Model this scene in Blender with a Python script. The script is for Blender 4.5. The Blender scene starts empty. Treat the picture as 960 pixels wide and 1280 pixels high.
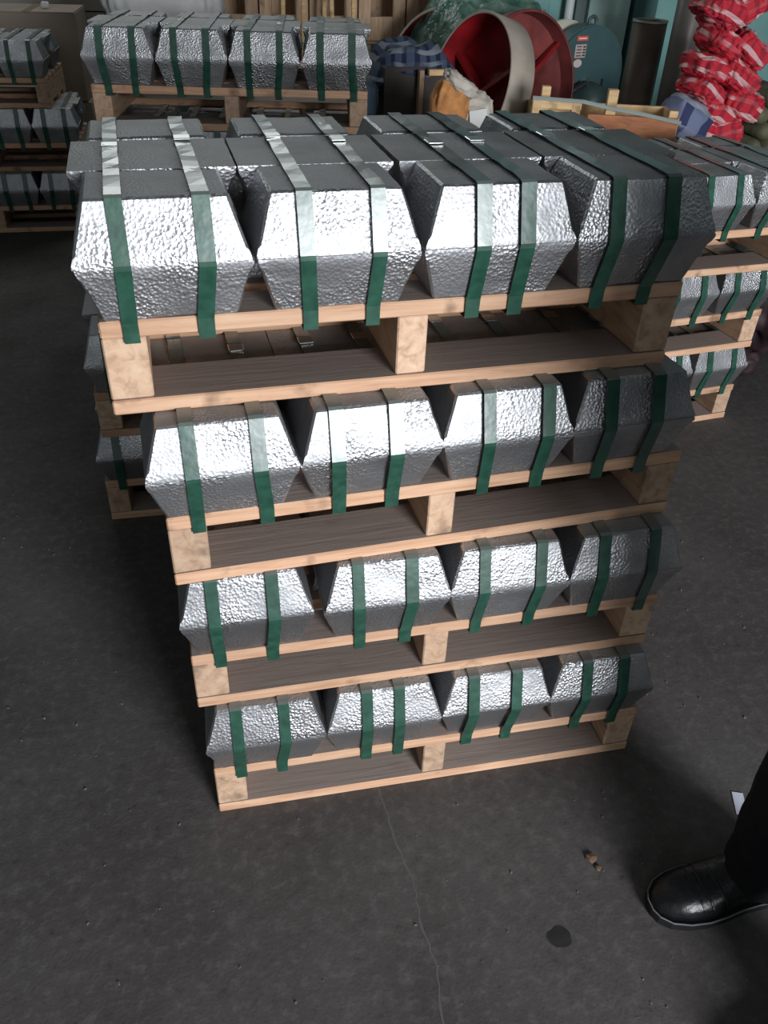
import bpy, bmesh, math, random
from mathutils import Vector, Matrix, noise
random.seed(7)
PI = math.pi
sc = bpy.context.scene
C = bpy.context.collection

# ------------------------------------------------------------------ camera
YAW, PITCH, ROLL = 0.2278, -0.6351, 0.0422
def cam_matrix():
    cy, sy, cp, sp = math.cos(YAW), math.sin(YAW), math.cos(PITCH), math.sin(PITCH)
    F = Vector((sy*cp, cy*cp, sp)); R = Vector((cy, -sy, 0)); U = R.cross(F)
    cr, sr = math.cos(ROLL), math.sin(ROLL)
    R2 = R*cr + U*sr; U2 = U*cr - R*sr
    M = Matrix((R2, U2, -F)).transposed().to_4x4()
    M.translation = Vector((-0.4118, -1.1492, 1.681))
    return M
cam = bpy.data.objects.new('camera', bpy.data.cameras.new('camera')); C.objects.link(cam)
cam.matrix_world = cam_matrix()
cam.data.sensor_fit = 'HORIZONTAL'; cam.data.sensor_width = 36; cam.data.lens = 1031.3/960*36
cam.data.clip_start = 0.02
sc.camera = cam

# ------------------------------------------------------------------ light and exposure
sc.view_settings.view_transform = 'Standard'; sc.view_settings.look = 'None'
sc.view_settings.gamma = 1; sc.view_settings.use_curve_mapping = False
sc.view_settings.exposure = 0.1
world = bpy.data.worlds.new('World'); sc.world = world; world.use_nodes = True
bg = world.node_tree.nodes['Background']
bg.inputs[0].default_value = (0.74, 0.80, 0.84, 1); bg.inputs[1].default_value = 0.35
def area(name, loc, target, sx, sy, power, col):
    l = bpy.data.lights.new(name, 'AREA'); l.shape = 'RECTANGLE'; l.size = sx; l.size_y = sy
    l.energy = power; l.color = col
    o = bpy.data.objects.new(name, l); C.objects.link(o); o.location = loc
    o.rotation_euler = (Vector(target) - Vector(loc)).to_track_quat('-Z', 'Y').to_euler()
    return o
# daylight through the loading door behind the photographer
area('door_daylight', (1.65, -5.2, 1.85), (0, 0, 0.9), 1.7, 2.0, 430, (0.93, 0.96, 1.0))
# daylight through roof lights towards the back of the hall
area('high_window_daylight', (-.4, 6.3, 3.7), (0.2, 0.5, 1.0), 3.2, 0.9, 40, (0.94, 1.0, 0.98))

# ------------------------------------------------------------------ helpers
def link(name, mesh, parent=None):
    o = bpy.data.objects.new(name, mesh); C.objects.link(o)
    if parent is not None: o.parent = parent
    return o
def finish(bm, name, m, smooth=False):
    me = bpy.data.meshes.new(name); bm.normal_update(); bm.to_mesh(me); bm.free()
    if m is not None:
        me.materials.append(m)
    if smooth:
        for p in me.polygons: p.use_smooth = True
    return me
def obj(name, bm, m, parent=None, smooth=False):
    return link(name, finish(bm, name, m, smooth), parent)
def tag(o, label=None, cat=None, group=None, kind=None):
    if label: o['label'] = label
    if cat: o['category'] = cat
    if group: o['group'] = group
    if kind: o['kind'] = kind
    return o
def thing(name, label, cat, loc=(0,0,0), rz=0, group=None):
    o = bpy.data.objects.new(name, None); C.objects.link(o); o.empty_display_size = .05
    o.location = loc; o.rotation_euler = (0, 0, rz)
    return tag(o, label, cat, group)
def add_box(bm, c, s, rot=None, bev=0.0, seg=1):
    r = bmesh.ops.create_cube(bm, size=1.0)
    vs = r['verts']
    bmesh.ops.scale(bm, vec=Vector(s), verts=vs)
    if bev > 0:
        es = list({e for v in vs for e in v.link_edges})
        rb = bmesh.ops.bevel(bm, geom=es, offset=bev, segments=seg, affect='EDGES')
        vs = list({v for f in rb['faces'] for v in f.verts} | {v for v in vs if v.is_valid})
    if rot is not None:
        bmesh.ops.rotate(bm, cent=(0,0,0), matrix=rot, verts=vs)
    bmesh.ops.translate(bm, vec=Vector(c), verts=vs)
    return vs
def box(c, s, rot=None, bev=0.0, seg=1):
    bm = bmesh.new(); add_box(bm, c, s, rot, bev, seg); return bm
def rz(a): return Matrix.Rotation(a, 3, 'Z')
def lathe(bm, prof, n=32, M=None, cap=False):
    rings = []
    for r, z in prof:
        ring = []
        for i in range(n):
            a = 2*PI*i/n
            v = Vector((r*math.cos(a), r*math.sin(a), z))
            if M is not None: v = M @ v
            ring.append(bm.verts.new(v))
        rings.append(ring)
    for a, b in zip(rings, rings[1:]):
        for i in range(n):
            bm.faces.new((a[i], a[(i+1) % n], b[(i+1) % n], b[i]))
    if cap:
        bm.faces.new(rings[0][::-1]); bm.faces.new(rings[-1])
    return rings
def tube(bm, pts, r, n=8):
    pts = [Vector(p) for p in pts]; rings = []
    for i, p in enumerate(pts):
        t = (pts[min(i+1, len(pts)-1)] - pts[max(i-1, 0)]).normalized()
        a = t.orthogonal().normalized(); b = t.cross(a)
        rr = r[i] if isinstance(r, (list, tuple)) else r
        rings.append([bm.verts.new(p + a*rr*math.cos(2*PI*k/n) + b*rr*math.sin(2*PI*k/n)) for k in range(n)])
    for a, b in zip(rings, rings[1:]):
        # align
        best = min(range(n), key=lambda s: sum((a[k].co - b[(k+s) % n].co).length for k in range(n)))
        for k in range(n):
            bm.faces.new((a[k], a[(k+1) % n], b[(k+1+best) % n], b[(k+best) % n]))
        b[:] = [b[(k+best) % n] for k in range(n)]
    bm.faces.new(rings[0][::-1]); bm.faces.new(rings[-1])
    bmesh.ops.recalc_face_normals(bm, faces=bm.faces)

# ------------------------------------------------------------------ materials
def mat(name, col=(.5,.5,.5), rough=.6, metal=0.0, spec=.5):
    m = bpy.data.materials.new(name); m.use_nodes = True
    b = m.node_tree.nodes['Principled BSDF']
    b.inputs['Base Color'].default_value = (*col, 1); b.inputs['Roughness'].default_value = rough
    b.inputs['Metallic'].default_value = metal; b.inputs['Specular IOR Level'].default_value = spec
    return m, m.node_tree, b
def N(nt, t, **k):
    n = nt.nodes.new(t)
    for a, v in k.items():
        if a in n.inputs: n.inputs[a].default_value = v
        else: setattr(n, a, v)
    return n
def ramp(nt, src, stops):
    r = nt.nodes.new('ShaderNodeValToRGB')
    e = r.color_ramp.elements
    while len(e) < len(stops): e.new(0.5)
    for el, (p, c) in zip(e, stops):
        el.position = p; el.color = (*c, 1) if len(c) == 3 else c
    nt.links.new(src, r.inputs[0]); return r.outputs[0]
def coords(nt, scale=(1,1,1), kind='Object', rnd=True):
    tc = nt.nodes.new('ShaderNodeTexCoord'); mp = nt.nodes.new('ShaderNodeMapping')
    mp.inputs['Scale'].default_value = scale
    nt.links.new(tc.outputs[kind], mp.inputs[0])
    if rnd:
        oi = nt.nodes.new('ShaderNodeObjectInfo'); mu = nt.nodes.new('ShaderNodeVectorMath'); mu.operation = 'SCALE'
        mu.inputs[0].default_value = (37, 53, 71)
        nt.links.new(oi.outputs['Random'], mu.inputs['Scale']); nt.links.new(mu.outputs[0], mp.inputs['Location'])
    return mp.outputs[0]
def bump(nt, b, h, strength, dist):
    bp_ = nt.nodes.new('ShaderNodeBump'); bp_.inputs['Strength'].default_value = strength
    bp_.inputs['Distance'].default_value = dist
    nt.links.new(h, bp_.inputs['Height']); nt.links.new(bp_.outputs[0], b.inputs['Normal'])
def mixc(nt, f, a, b_):
    m = nt.nodes.new('ShaderNodeMix'); m.data_type = 'RGBA'
    for s, v in ((0, f), (6, a), (7, b_)):
        if hasattr(v, 'type') and hasattr(v, 'node'): nt.links.new(v, m.inputs[s])
        else: m.inputs[s].default_value = v if s == 0 else (*v, 1)
    return m.outputs[2]
def math_(nt, op, a, b_=None):
    m = nt.nodes.new('ShaderNodeMath'); m.operation = op
    for i, v in enumerate((a, b_)):
        if v is None: continue
        if hasattr(v, 'node'): nt.links.new(v, m.inputs[i])
        else: m.inputs[i].default_value = v
    return m.outputs[0]

def make_metal():
    m, nt, b = mat('cast_zinc', (.6,.61,.63), .42, 1.0)
    v = coords(nt)
    n1 = N(nt, 'ShaderNodeTexNoise', Scale=9.0, Detail=4.0); nt.links.new(v, n1.inputs['Vector'])
    n2 = N(nt, 'ShaderNodeTexNoise', Scale=170.0, Detail=4.0, Roughness=.65); nt.links.new(v, n2.inputs['Vector'])
    vo = N(nt, 'ShaderNodeTexVoronoi', Scale=180.0); nt.links.new(v, vo.inputs['Vector'])
    col = ramp(nt, n1.outputs[0], [(.3, (.34,.345,.36)), (.5, (.50,.505,.52)), (.7, (.62,.625,.64))])
    oi = nt.nodes.new('ShaderNodeObjectInfo')
    vr = math_(nt, 'ADD', math_(nt, 'MULTIPLY', oi.outputs['Random'], .35), .8)
    mm = nt.nodes.new('ShaderNodeVectorMath'); mm.operation = 'SCALE'
    nt.links.new(col, mm.inputs[0]); nt.links.new(vr, mm.inputs['Scale'])
    nt.links.new(mm.outputs[0], b.inputs['Base Color'])
    nt.links.new(ramp(nt, n1.outputs[0], [(.3, (.60,)*3), (.7, (.42,)*3)]), b.inputs['Roughness'])
    h = math_(nt, 'ADD', math_(nt, 'MULTIPLY', n2.outputs[0], .6), math_(nt, 'MULTIPLY', vo.outputs['Distance'], .9))
    msk = ramp(nt, n1.outputs[0], [(.38, (.22,)*3), (.62, (.9,)*3)])
    h = math_(nt, 'MULTIPLY', h, msk)
    bump(nt, b, h, .8, .0026)
    # the flat cast faces carry a dull grey oxide
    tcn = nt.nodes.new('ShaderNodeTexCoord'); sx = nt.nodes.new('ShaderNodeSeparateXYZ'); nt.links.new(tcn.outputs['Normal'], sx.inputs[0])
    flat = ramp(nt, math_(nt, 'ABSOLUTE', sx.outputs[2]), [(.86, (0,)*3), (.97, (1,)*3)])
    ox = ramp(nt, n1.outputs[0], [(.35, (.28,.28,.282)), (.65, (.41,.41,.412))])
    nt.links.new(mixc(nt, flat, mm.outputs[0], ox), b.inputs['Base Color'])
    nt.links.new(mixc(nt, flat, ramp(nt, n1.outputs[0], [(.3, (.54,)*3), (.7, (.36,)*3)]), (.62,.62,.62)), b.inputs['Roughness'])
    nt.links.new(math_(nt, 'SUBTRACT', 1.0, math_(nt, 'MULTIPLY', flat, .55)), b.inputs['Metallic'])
    return m
M_metal = make_metal()
def make_wood(name, c1, c2, c3, grain=(1, 14, 14), dust=.85):
    m, nt, b = mat(name, c1, .75)
    v = coords(nt, grain)
    n1 = N(nt, 'ShaderNodeTexNoise', Scale=5.0, Detail=6.0, Roughness=.6, Distortion=.6); nt.links.new(v, n1.inputs['Vector'])
    v2 = coords(nt, (1,1,1))
    n2 = N(nt, 'ShaderNodeTexNoise', Scale=14.0, Detail=3.0); nt.links.new(v2, n2.inputs['Vector'])
    col = ramp(nt, n1.outputs[0], [(.28, c2), (.5, c1), (.72, c3)])
    dirt = ramp(nt, n2.outputs[0], [(.6, (0,)*3), (.75, (.75,)*3)])
    col = mixc(nt, dirt, col, tuple(x*.35 for x in c2))
    # grey shop dust lying on the flat upper sides of the boards
    tcn = nt.nodes.new('ShaderNodeTexCoord'); sx = nt.nodes.new('ShaderNodeSeparateXYZ'); nt.links.new(tcn.outputs['Normal'], sx.inputs[0])
    up = ramp(nt, sx.outputs[2], [(.75, (0,)*3), (.9, (dust,)*3)])
    col = mixc(nt, up, col, (.27,.235,.22))
    oi = nt.nodes.new('ShaderNodeObjectInfo'); hs = nt.nodes.new('ShaderNodeHueSaturation')
    nt.links.new(math_(nt, 'ADD', math_(nt, 'MULTIPLY', oi.outputs['Random'], .35), .82), hs.inputs['Value'])
    nt.links.new(col, hs.inputs['Color']); nt.links.new(hs.outputs[0], b.inputs['Base Color'])
    bump(nt, b, n1.outputs[0], .4, .003)
    return m
M_wood = make_wood('pine_board', (.58,.345,.215), (.42,.225,.13), (.67,.44,.29))
M_wood2 = make_wood('pine_end_grain', (.53,.35,.235), (.34,.215,.13), (.60,.44,.30), (9, 2, 9))
M_wood_brown = make_wood('old_crate_wood', (.46,.31,.20), (.32,.20,.12), (.58,.42,.28), (12, 12, 1.5))
M_wood_crate = make_wood('pale_crate_wood', (.60,.40,.20), (.44,.27,.13), (.72,.50,.28), (2, 10, 10), .4)
M_wood_orange = make_wood('reddish_crate_wood', (.42,.16,.07), (.30,.11,.05), (.52,.22,.1), (2, 10, 10), .3)
def make_strap():
    m, nt, b = mat('green_strapping', (.012,.06,.04), .3, 0, .6)
    v = coords(nt, (1,1,1))
    n = N(nt, 'ShaderNodeTexNoise', Scale=45.0, Detail=2.0); nt.links.new(v, n.inputs['Vector'])
    nt.links.new(ramp(nt, n.outputs[0], [(.3, (.012,.052,.034)), (.7, (.024,.082,.055))]), b.inputs['Base Color'])
    # grey dust settled on the stretches lying flat
    tcn = nt.nodes.new('ShaderNodeTexCoord'); sx = nt.nodes.new('ShaderNodeSeparateXYZ'); nt.links.new(tcn.outputs['Normal'], sx.inputs[0])
    up = ramp(nt, sx.outputs[2], [(.80, (0,)*3), (.95, (.85,)*3)])
    nt.links.new(mixc(nt, up, ramp(nt, n.outputs[0], [(.3, (.012,.055,.036)), (.7, (.026,.092,.062))]), (.20,.21,.20)), b.inputs['Base Color'])
    b.inputs['Coat Weight'].default_value = .4; b.inputs['Coat Roughness'].default_value = .18
    bump(nt, b, n.outputs[0], .3, .002)
    return m
M_strap = make_strap()
M_seal = mat('strap_seal', (.62,.63,.62), .3, 1)[0]
def simple(name, c, rough=.7, var=.25, scale=8, metal=0, bmp=.15, spec=.5):
    m, nt, b = mat(name, c, rough, metal, spec)
    v = coords(nt); n = N(nt, 'ShaderNodeTexNoise', Scale=scale, Detail=5.0); nt.links.new(v, n.inputs['Vector'])
    lo = tuple(x*(1-var) for x in c); hi = tuple(min(1, x*(1+var)) for x in c)
    nt.links.new(ramp(nt, n.outputs[0], [(.3, lo), (.7, hi)]), b.inputs['Base Color'])
    if bmp: bump(nt, b, n.outputs[0], bmp, .01)
    return m
def make_floor():
    m, nt, b = mat('dark_concrete', (.06,.06,.06), .8, 0, .35)
    v = coords(nt, rnd=False)
    n1 = N(nt, 'ShaderNodeTexNoise', Scale=2.2, Detail=5.0, Roughness=.6); nt.links.new(v, n1.inputs['Vector'])
    n2 = N(nt, 'ShaderNodeTexNoise', Scale=34.0, Detail=5.0, Roughness=.7); nt.links.new(v, n2.inputs['Vector'])
    n3 = N(nt, 'ShaderNodeTexNoise', Scale=120.0, Detail=2.0); nt.links.new(v, n3.inputs['Vector'])
    col = ramp(nt, n1.outputs[0], [(.3, (.060,.052,.050)), (.5, (.080,.071,.068)), (.7, (.098,.090,.086))])
    col = mixc(nt, ramp(nt, n2.outputs[0], [(.50, (0,)*3), (.70, (.6,)*3)]), col, (.145,.138,.13))
    col = mixc(nt, ramp(nt, n2.outputs[0], [(.25, (.7,)*3), (.42, (0,)*3)]), col, (.025,.024,.024))
    nt.links.new(col, b.inputs['Base Color'])
    h = math_(nt, 'ADD', n2.outputs[0], math_(nt, 'MULTIPLY', n3.outputs[0], .4))
    bump(nt, b, h, .35, .004)
    nt.links.new(ramp(nt, n1.outputs[0], [(.3, (.9,)*3), (.7, (.68,)*3)]), b.inputs['Roughness'])
    return m
M_floor = make_floor()

# ------------------------------------------------------------------ the setting
M_teal = simple('teal_wall_paint', (.20,.40,.38), .7, .18, 3)
M_teal_light = simple('pale_teal_paint', (.55,.76,.70), .6, .10, 3)
M_teal_dark = simple('dark_teal_paint', (.07,.16,.15), .7, .2, 3)
M_grey_wall = simple('grey_teal_plaster', (.16,.21,.21), .8, .2, 2)
tag(obj('floor', box((0.5, 0.5, -.05), (12, 13, .1)), M_floor), kind='structure')
tag(obj('wall_back', box((.5, 6.6, 2.2), (12, .2, 4.4)), M_grey_wall), kind='structure')
tag(obj('wall_left', box((-5.6, .5, 2.2), (.2, 12.1, 4.4)), M_grey_wall), kind='structure')
tag(obj('wall_right', box((5.6, .5, 2.2), (.2, 12.1, 4.4)), M_grey_wall), kind='structure')
tag(obj('ceiling', box((.5, 2.0, 4.5), (12, 9.2, .1)), simple('grey_roof_sheet', (.12,.13,.13), .8)), kind='structure')
wp = obj('wall_partition', box((3.3, 4.75, 1.5), (3.8, .12, 3.0)), M_teal); tag(wp, kind='structure')
# painted steel uprights against the partition
for nm, x, w, m in (('trim_1', 1.62, .16, M_teal_dark), ('trim_2', 1.80, .12, M_teal), ('trim_4', 2.075, .07, M_grey_wall), ('trim_5', 2.27, .28, M_teal_light), ('trim_6', 2.52, .16, M_teal_dark)):
    tag(obj(nm, box((x, 4.65, 1.5), (w, .08, 3.0), bev=.006), m), kind='structure')
bm = bmesh.new(); lathe(bm, [(.028, 0), (.028, 3.0)], 16, Matrix.Translation((1.99, 4.6, 0)), True)
tag(obj('trim_3', bm, simple('white_pipe_paint', (.72,.76,.74), .5, .08)), kind='structure')

# floor crack: a shallow raised ragged seam of filler
bm = bmesh.new()
pts = [(-.135, .02), (-.125, -.06), (-.118, -.16), (-.104, -.24), (-.108, -.33), (-.098, -.42), (-.112, -.53), (-.108, -.72)]
fine = []
for (a, b_), (c, d) in zip(pts, pts[1:]):
    for k in range(6):
        t = k/6; fine.append((a+(c-a)*t + random.uniform(-.0025, .0025), b_+(d-b_)*t))
rows = [[bm.verts.new((x + s*random.uniform(.001, .0032), y, .0004)) for s in (-1, 1)] for x, y in fine]
for a, b_ in zip(rows, rows[1:]): bm.faces.new((a[0], a[1], b_[1], b_[0]))
tag(obj('floor_crack', bm, mat('crack_dirt', (.11,.11,.105), .95)[0]), 'thin pale crack running across the dark floor from under the near stack', 'crack')
def blot(name, x, y, r, col, label, cat, h=.0006):
    bm = bmesh.new(); n = 26; c = bm.verts.new((0, 0, h))
    ring = [bm.verts.new((r*(1+.22*noise.noise(Vector((math.cos(2*PI*i/n)*1.7, math.sin(2*PI*i/n)*1.7, x*9))))*math.cos(2*PI*i/n),
            .8*r*(1+.22*noise.noise(Vector((math.cos(2*PI*i/n)*1.7, math.sin(2*PI*i/n)*1.7, y*7))))*math.sin(2*PI*i/n), h*.6)) for i in range(n)]
    for i in range(n): bm.faces.new((c, ring[i], ring[(i+1) % n]))
    o = obj(name, bm, simple(name+'_colour', col, .7, .3, 40)); o.location = (x, y, 0)
    return tag(o, label, cat)
blot('oil_stain', .163, -.412, .026, (.022,.020,.020), 'round dark oil stain on the floor left of the black shoe', 'stain')
def chip_mesh(s, seed):
    bm = bmesh.new(); bmesh.ops.create_icosphere(bm, subdivisions=1, radius=s)
    for v in bm.verts:
        v.co *= 1 + .5*noise.noise(v.co*60 + Vector((seed, 0, 0))); v.co.z *= .35
    return bm
o = obj('wood_scrap', chip_mesh(.014, 1), simple('brown_scrap', (.16,.10,.06), .9)); o.location = (.297, -.262, .004)
tag(o, 'small brown scrap of wood lying on the floor in front of the near stack', 'scrap')
o = obj('wood_scrap', chip_mesh(.008, 4), o.data.materials[0]); o.location = (.303, -.285, .003)
tag(o, 'tiny brown crumb lying just below the larger brown scrap on the floor', 'scrap')
bm = bmesh.new()
for i in range(420):
    x = random.uniform(-1.3, 1.2); y = random.uniform(-.75, 1.4)
    if -.55 < x < .55 and -.03 < y < .65: continue
    s = random.choice([.0012, .0018, .0025, .003]) * random.uniform(.7, 1.3)
    add_box(bm, (x, y, s*.4), (s*random.uniform(.8, 2.4), s, s*.8), rz(random.uniform(0, 3)))
tag(obj('grit', bm, simple('grit_colour', (.17,.165,.155), .9)), 'fine pale grit and chips scattered over the dark floor', 'grit', kind='stuff')

# ------------------------------------------------------------------ ingots, pallets, straps
HP, HI = .1544, .0918
WW, WN, DW, DN = .2512, .1985, .190, .142
def ingot_mesh(seed, hi=True):
    bm = bmesh.new()
    # profile from the wide face (z=0) to the narrow face (z=HI) with a small lip
    secs = [(WW, DW, 0), (WW, DW, .005), (WN, DN, HI)]
    nx, ny, nz = (14, 9, 6) if hi else (3, 2, 2)
    def ring(w, d, z):
        P = []
        for i in range(nx): P.append((-w/2 + w*i/nx, -d/2, z))
        for i in range(ny): P.append((w/2, -d/2 + d*i/ny, z))
        for i in range(nx): P.append((w/2 - w*i/nx, d/2, z))
        for i in range(ny): P.append((-w/2, d/2 - d*i/ny, z))
        return P
    lev = [ring(*secs[0]), ring(*secs[1])]
    for k in range(1, nz+1):
        t = k/nz
        lev.append(ring(WW+(WN-WW)*t, DW+(DN-DW)*t, .005 + (HI-.005)*t))
    R = [[bm.verts.new(p) for p in L] for L in lev]
    n = len(R[0])
    for a, b_ in zip(R, R[1:]):
        for i in range(n): bm.faces.new((a[i], a[(i+1) % n], b_[(i+1) % n], b_[i]))
    for rg, up in ((R[0], False), (R[-1], True)):
        w, d, z = (WW, DW, 0) if not up else (WN, DN, HI)
        g = {}
        for i in range(nx+1):
            for j in range(ny+1):
                if j == 0: v = rg[i]
                elif i == nx: v = rg[nx + j]
                elif j == ny: v = rg[nx + ny + (nx - i)]
                elif i == 0: v = rg[(2*nx + ny + (ny - j)) % n]
                else: v = bm.verts.new((-w/2 + w*i/nx, -d/2 + d*j/ny, z))
                g[i, j] = v
        for i in range(nx):
            for j in range(ny):
                q = (g[i, j], g[i+1, j], g[i+1, j+1], g[i, j+1])
                bm.faces.new(q if up else q[::-1])
    bm.normal_update()
    if hi:
        es = [e for e in bm.edges if len(e.link_faces) == 2 and e.calc_face_angle(0) > .35 and min(v.co.z for v in e.verts) > .01]
        bmesh.ops.bevel(bm, geom=es, offset=.0035, segments=1, affect='EDGES')
        bm.normal_update()
        s = Vector((seed*7.3, seed*3.1, 0))
        for v in bm.verts:
            top = v.co.z > HI*.97
            d_ = noise.noise(v.co*16 + s)*.0026 + noise.noise(v.co*55 + s)*.0011
            if v.co.z < .007: d_ = noise.noise(v.co*30 + s)*.0016; v.co.x += d_*(1 if v.co.x > 0 else -1)*.6; v.co.z = max(v.co.z, 0); continue
            v.co += v.normal * (min(d_, 0) * (1.0 if top else 1.2) + (0 if top else .25*max(d_, 0)))
            v.co.z = min(v.co.z, HI)
    me = finish(bm, 'ingot', M_metal, True)
    me.set_sharp_from_angle(angle=.42)
    return me
INGOTS = [ingot_mesh(i) for i in range(7)]
INGOTS_LO = [ingot_mesh(0, False)]
for m_ in INGOTS_LO:
    for p in m_.polygons: p.use_smooth = False

GAP = .003
PD = .56     # pallet depth
ROWS = [  # (y centre of the row, kind) in the frame of a pallet, y=0 its front edge
    (.0025 + DN/2, 'out'), (.0025 + DN + GAP + DW/2 - .001, 'mid'), (.0025 + DN + DW + DN/2 + .027, 'out')]
Y_BACK = ROWS[2][0] + DW/2
PITCH_X = .257

board_cache = {}
def board(name, L, D, T, m, seed=0):
    key = (name, round(L, 3), round(D, 3), round(T, 3), seed, m.name)
    if key not in board_cache:
        bm = bmesh.new(); add_box(bm, (0, 0, 0), (L, D, T), bev=.0025)
        for v in bm.verts:
            v.co.z += .0008*noise.noise(v.co*20 + Vector((seed, 0, 0)))
            v.co.y += .0015*noise.noise(v.co*8 + Vector((seed, 5, 0)))
        board_cache[key] = finish(bm, name, m)
    return board_cache[key]
def make_pallet(Mw, label, group, W=1.0, hp=HP, m=None, mid=True):
    m = m or M_wood
    t = thing('pallet', label, 'pallet', group=group); t.matrix_world = Mw
    tb = .0303; L = W
    ys = [(.045, .09), (.162, .09), (.28, .1), (.398, .09), (PD-.045, .09)]
    for i, (y, d) in enumerate(ys):
        o = link('deck_board', board('deck_board', L, d, tb*.9, m, i % 3), t); o.location = (0, y, hp - tb*.45)
    for i, (y, d) in enumerate([(.06, .12), (.325, .09), (PD-.05, .10)]):
        if i == 1 and not mid: continue
        o = link('bottom_board', board('bottom_board', L, d, tb*.85, m, i), t); o.location = (0, y, tb*.425)
    hh = hp - tb*.9 - tb*.85
    for x, w in ((-W/2+.033, .066), (0, .052), (W/2-.033, .066)):
        o = link('stringer', board('stringer', w, PD-.006, hh-.0006, M_wood2, int(x*10)), t)
        o.location = (x, PD/2 + .001, tb*.85 + hh/2)
    return t
COLN = ['leftmost', 'second', 'third', 'rightmost']
ROWN = ['front', 'middle', 'back']
def make_level(Mw, cols, where, grp, near=False, skip=(), hp=HP, sh=1.0, W=1.0, xoff=(0,0,0,0), straps=None, mid=True, seed=0):
    rnd = random.Random(seed)
    make_pallet(Mw, 'wooden stringer pallet under the %s' % where, 'pallets under the ingots of %s' % grp, W, hp, None, mid)
    cols = list(cols)
    for c in cols:
        cn = COLN[c]
        xc = (c-1.5)*PITCH_X + xoff[c]
        for r in range(3):
            for lay in (0, 1):
                if (c, r, lay) in skip or (r, lay) in skip: continue
                wide_down = (lay == 1) if r != 1 else (lay == 0)
                me = INGOTS[rnd.randrange(7)]
                yj = rnd.uniform(-.004, .004) if r == 0 else 0
                xj = rnd.uniform(-.002, .002)
                z0 = hp + lay*HI*sh
                a = rnd.uniform(-.006, .006)
                S = Matrix.Diagonal((rnd.choice((-1, 1)), rnd.choice((-1, 1)), sh, 1))
                if S[0][0]*S[1][1] < 0: S[0][0] = -S[0][0]
                if wide_down: L = Matrix.Translation((xc+xj, ROWS[r][0]+yj, z0)) @ Matrix.Rotation(a, 4, 'Z') @ S
                else: L = Matrix.Translation((xc+xj, ROWS[r][0]+yj, z0 + HI*sh)) @ Matrix.Rotation(a, 4, 'Z') @ Matrix.Rotation(PI, 4, 'X') @ S
                o = link('ingot', me); o.matrix_world = Mw @ L
                tag(o, '%s grey ingot, %s row, %s column, %s' % ('upper' if lay else 'lower', ROWN[r], cn, where),
                    'ingot', 'ingots of %s' % grp)
    # straps: two loops per column, over the ingots and under the front deck board
    for c in cols:
        xc = (c-1.5)*PITCH_X + xoff[c]
        fr = (straps or {}).get(c, (.27, .72))
        for si, f in enumerate(fr):
            x = xc + (f-.5)*WW
            tag_side = ('left', 'right')[si]
            o = make_strap_obj(x, hp, sh, rnd, near)
            o.matrix_world = Mw
            tag(o, '%s green strap on the %s column, %s' % (tag_side, COLN[c], where), 'strap',
                'green straps of %s' % grp)
def make_strap_obj(x, hp, sh, rnd, near):
    h = HI*sh; e = .003; zt = hp + 2*h; w = rnd.uniform(.0225, .0255)
    yb = Y_BACK
    yn = yb - (DW-DN)/2
    dxs = rnd.uniform(-.006, .006); dxb = dxs + rnd.uniform(-.008, .008)
    # closed path (y, z, x offset)
    P = [(-.0035, hp-.034, dxb), (-.0045, hp-.002, dxb), (-.0255-e, hp+h-.003, 0), (-.0255-e, hp+h+.004, 0), (-.003, zt+.0005, 0), (.003, zt+e, 0)]
    n = 15
    seal_y = rnd.uniform(.20, .34)
    for i in range(1, n):
        t = i/n; y = .003 + (yn-.006)*t
        k = math.exp(-((y-seal_y)/.05)**2)
        P.append((y, zt+e + rnd.uniform(0, .0015) + k*rnd.uniform(0, .005), dxs*t*1.5 + k*rnd.uniform(-.0015, .0015)))
    P += [(yn+.001, zt+e, dxs), (yb+e, hp+h, dxs), (yn+.003, hp+.001, dxs), (yn+.002, hp-.034, dxs)]
    th = .0009
    bm = bmesh.new(); m = len(P); outer = []; inner = []
    for i, (y, z, dx) in enumerate(P):
        p0 = Vector(P[i-1][:2]); p1 = Vector(P[(i+1) % m][:2]); d = (p1-p0).normalized(); nn = Vector((-d.y, d.x))
        tw = rnd.uniform(-.001, .001) if 5 < i < m-4 else 0
        outer.append([bm.verts.new((x+dx-w/2, y+nn.x*th, z+nn.y*th+tw)), bm.verts.new((x+dx+w/2, y+nn.x*th, z+nn.y*th-tw))])
        inner.append([bm.verts.new((x+dx-w/2, y, z+tw)), bm.verts.new((x+dx+w/2, y, z-tw))])
    for i in range(m):
        j = (i+1) % m
        bm.faces.new((outer[i][0], outer[i][1], outer[j][1], outer[j][0])); bm.faces.new((inner[i][1], inner[i][0], inner[j][0], inner[j][1]))
        bm.faces.new((inner[i][0], outer[i][0], outer[j][0], inner[j][0])); bm.faces.new((outer[i][1], inner[i][1], inner[j][1], outer[j][1]))
    bmesh.ops.recalc_face_normals(bm, faces=bm.faces)
    o = obj('strap', bm, M_strap)
    if near:
        s = obj('seal', box((x + dxs*.9, seal_y, zt+e+.0045), (w+.003, .028, .003), bev=.001), M_seal, o)
    return o
def T(x, y, z, a): return Matrix.Translation((x, y, z)) @ Matrix.Rotation(a, 4, 'Z')

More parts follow.
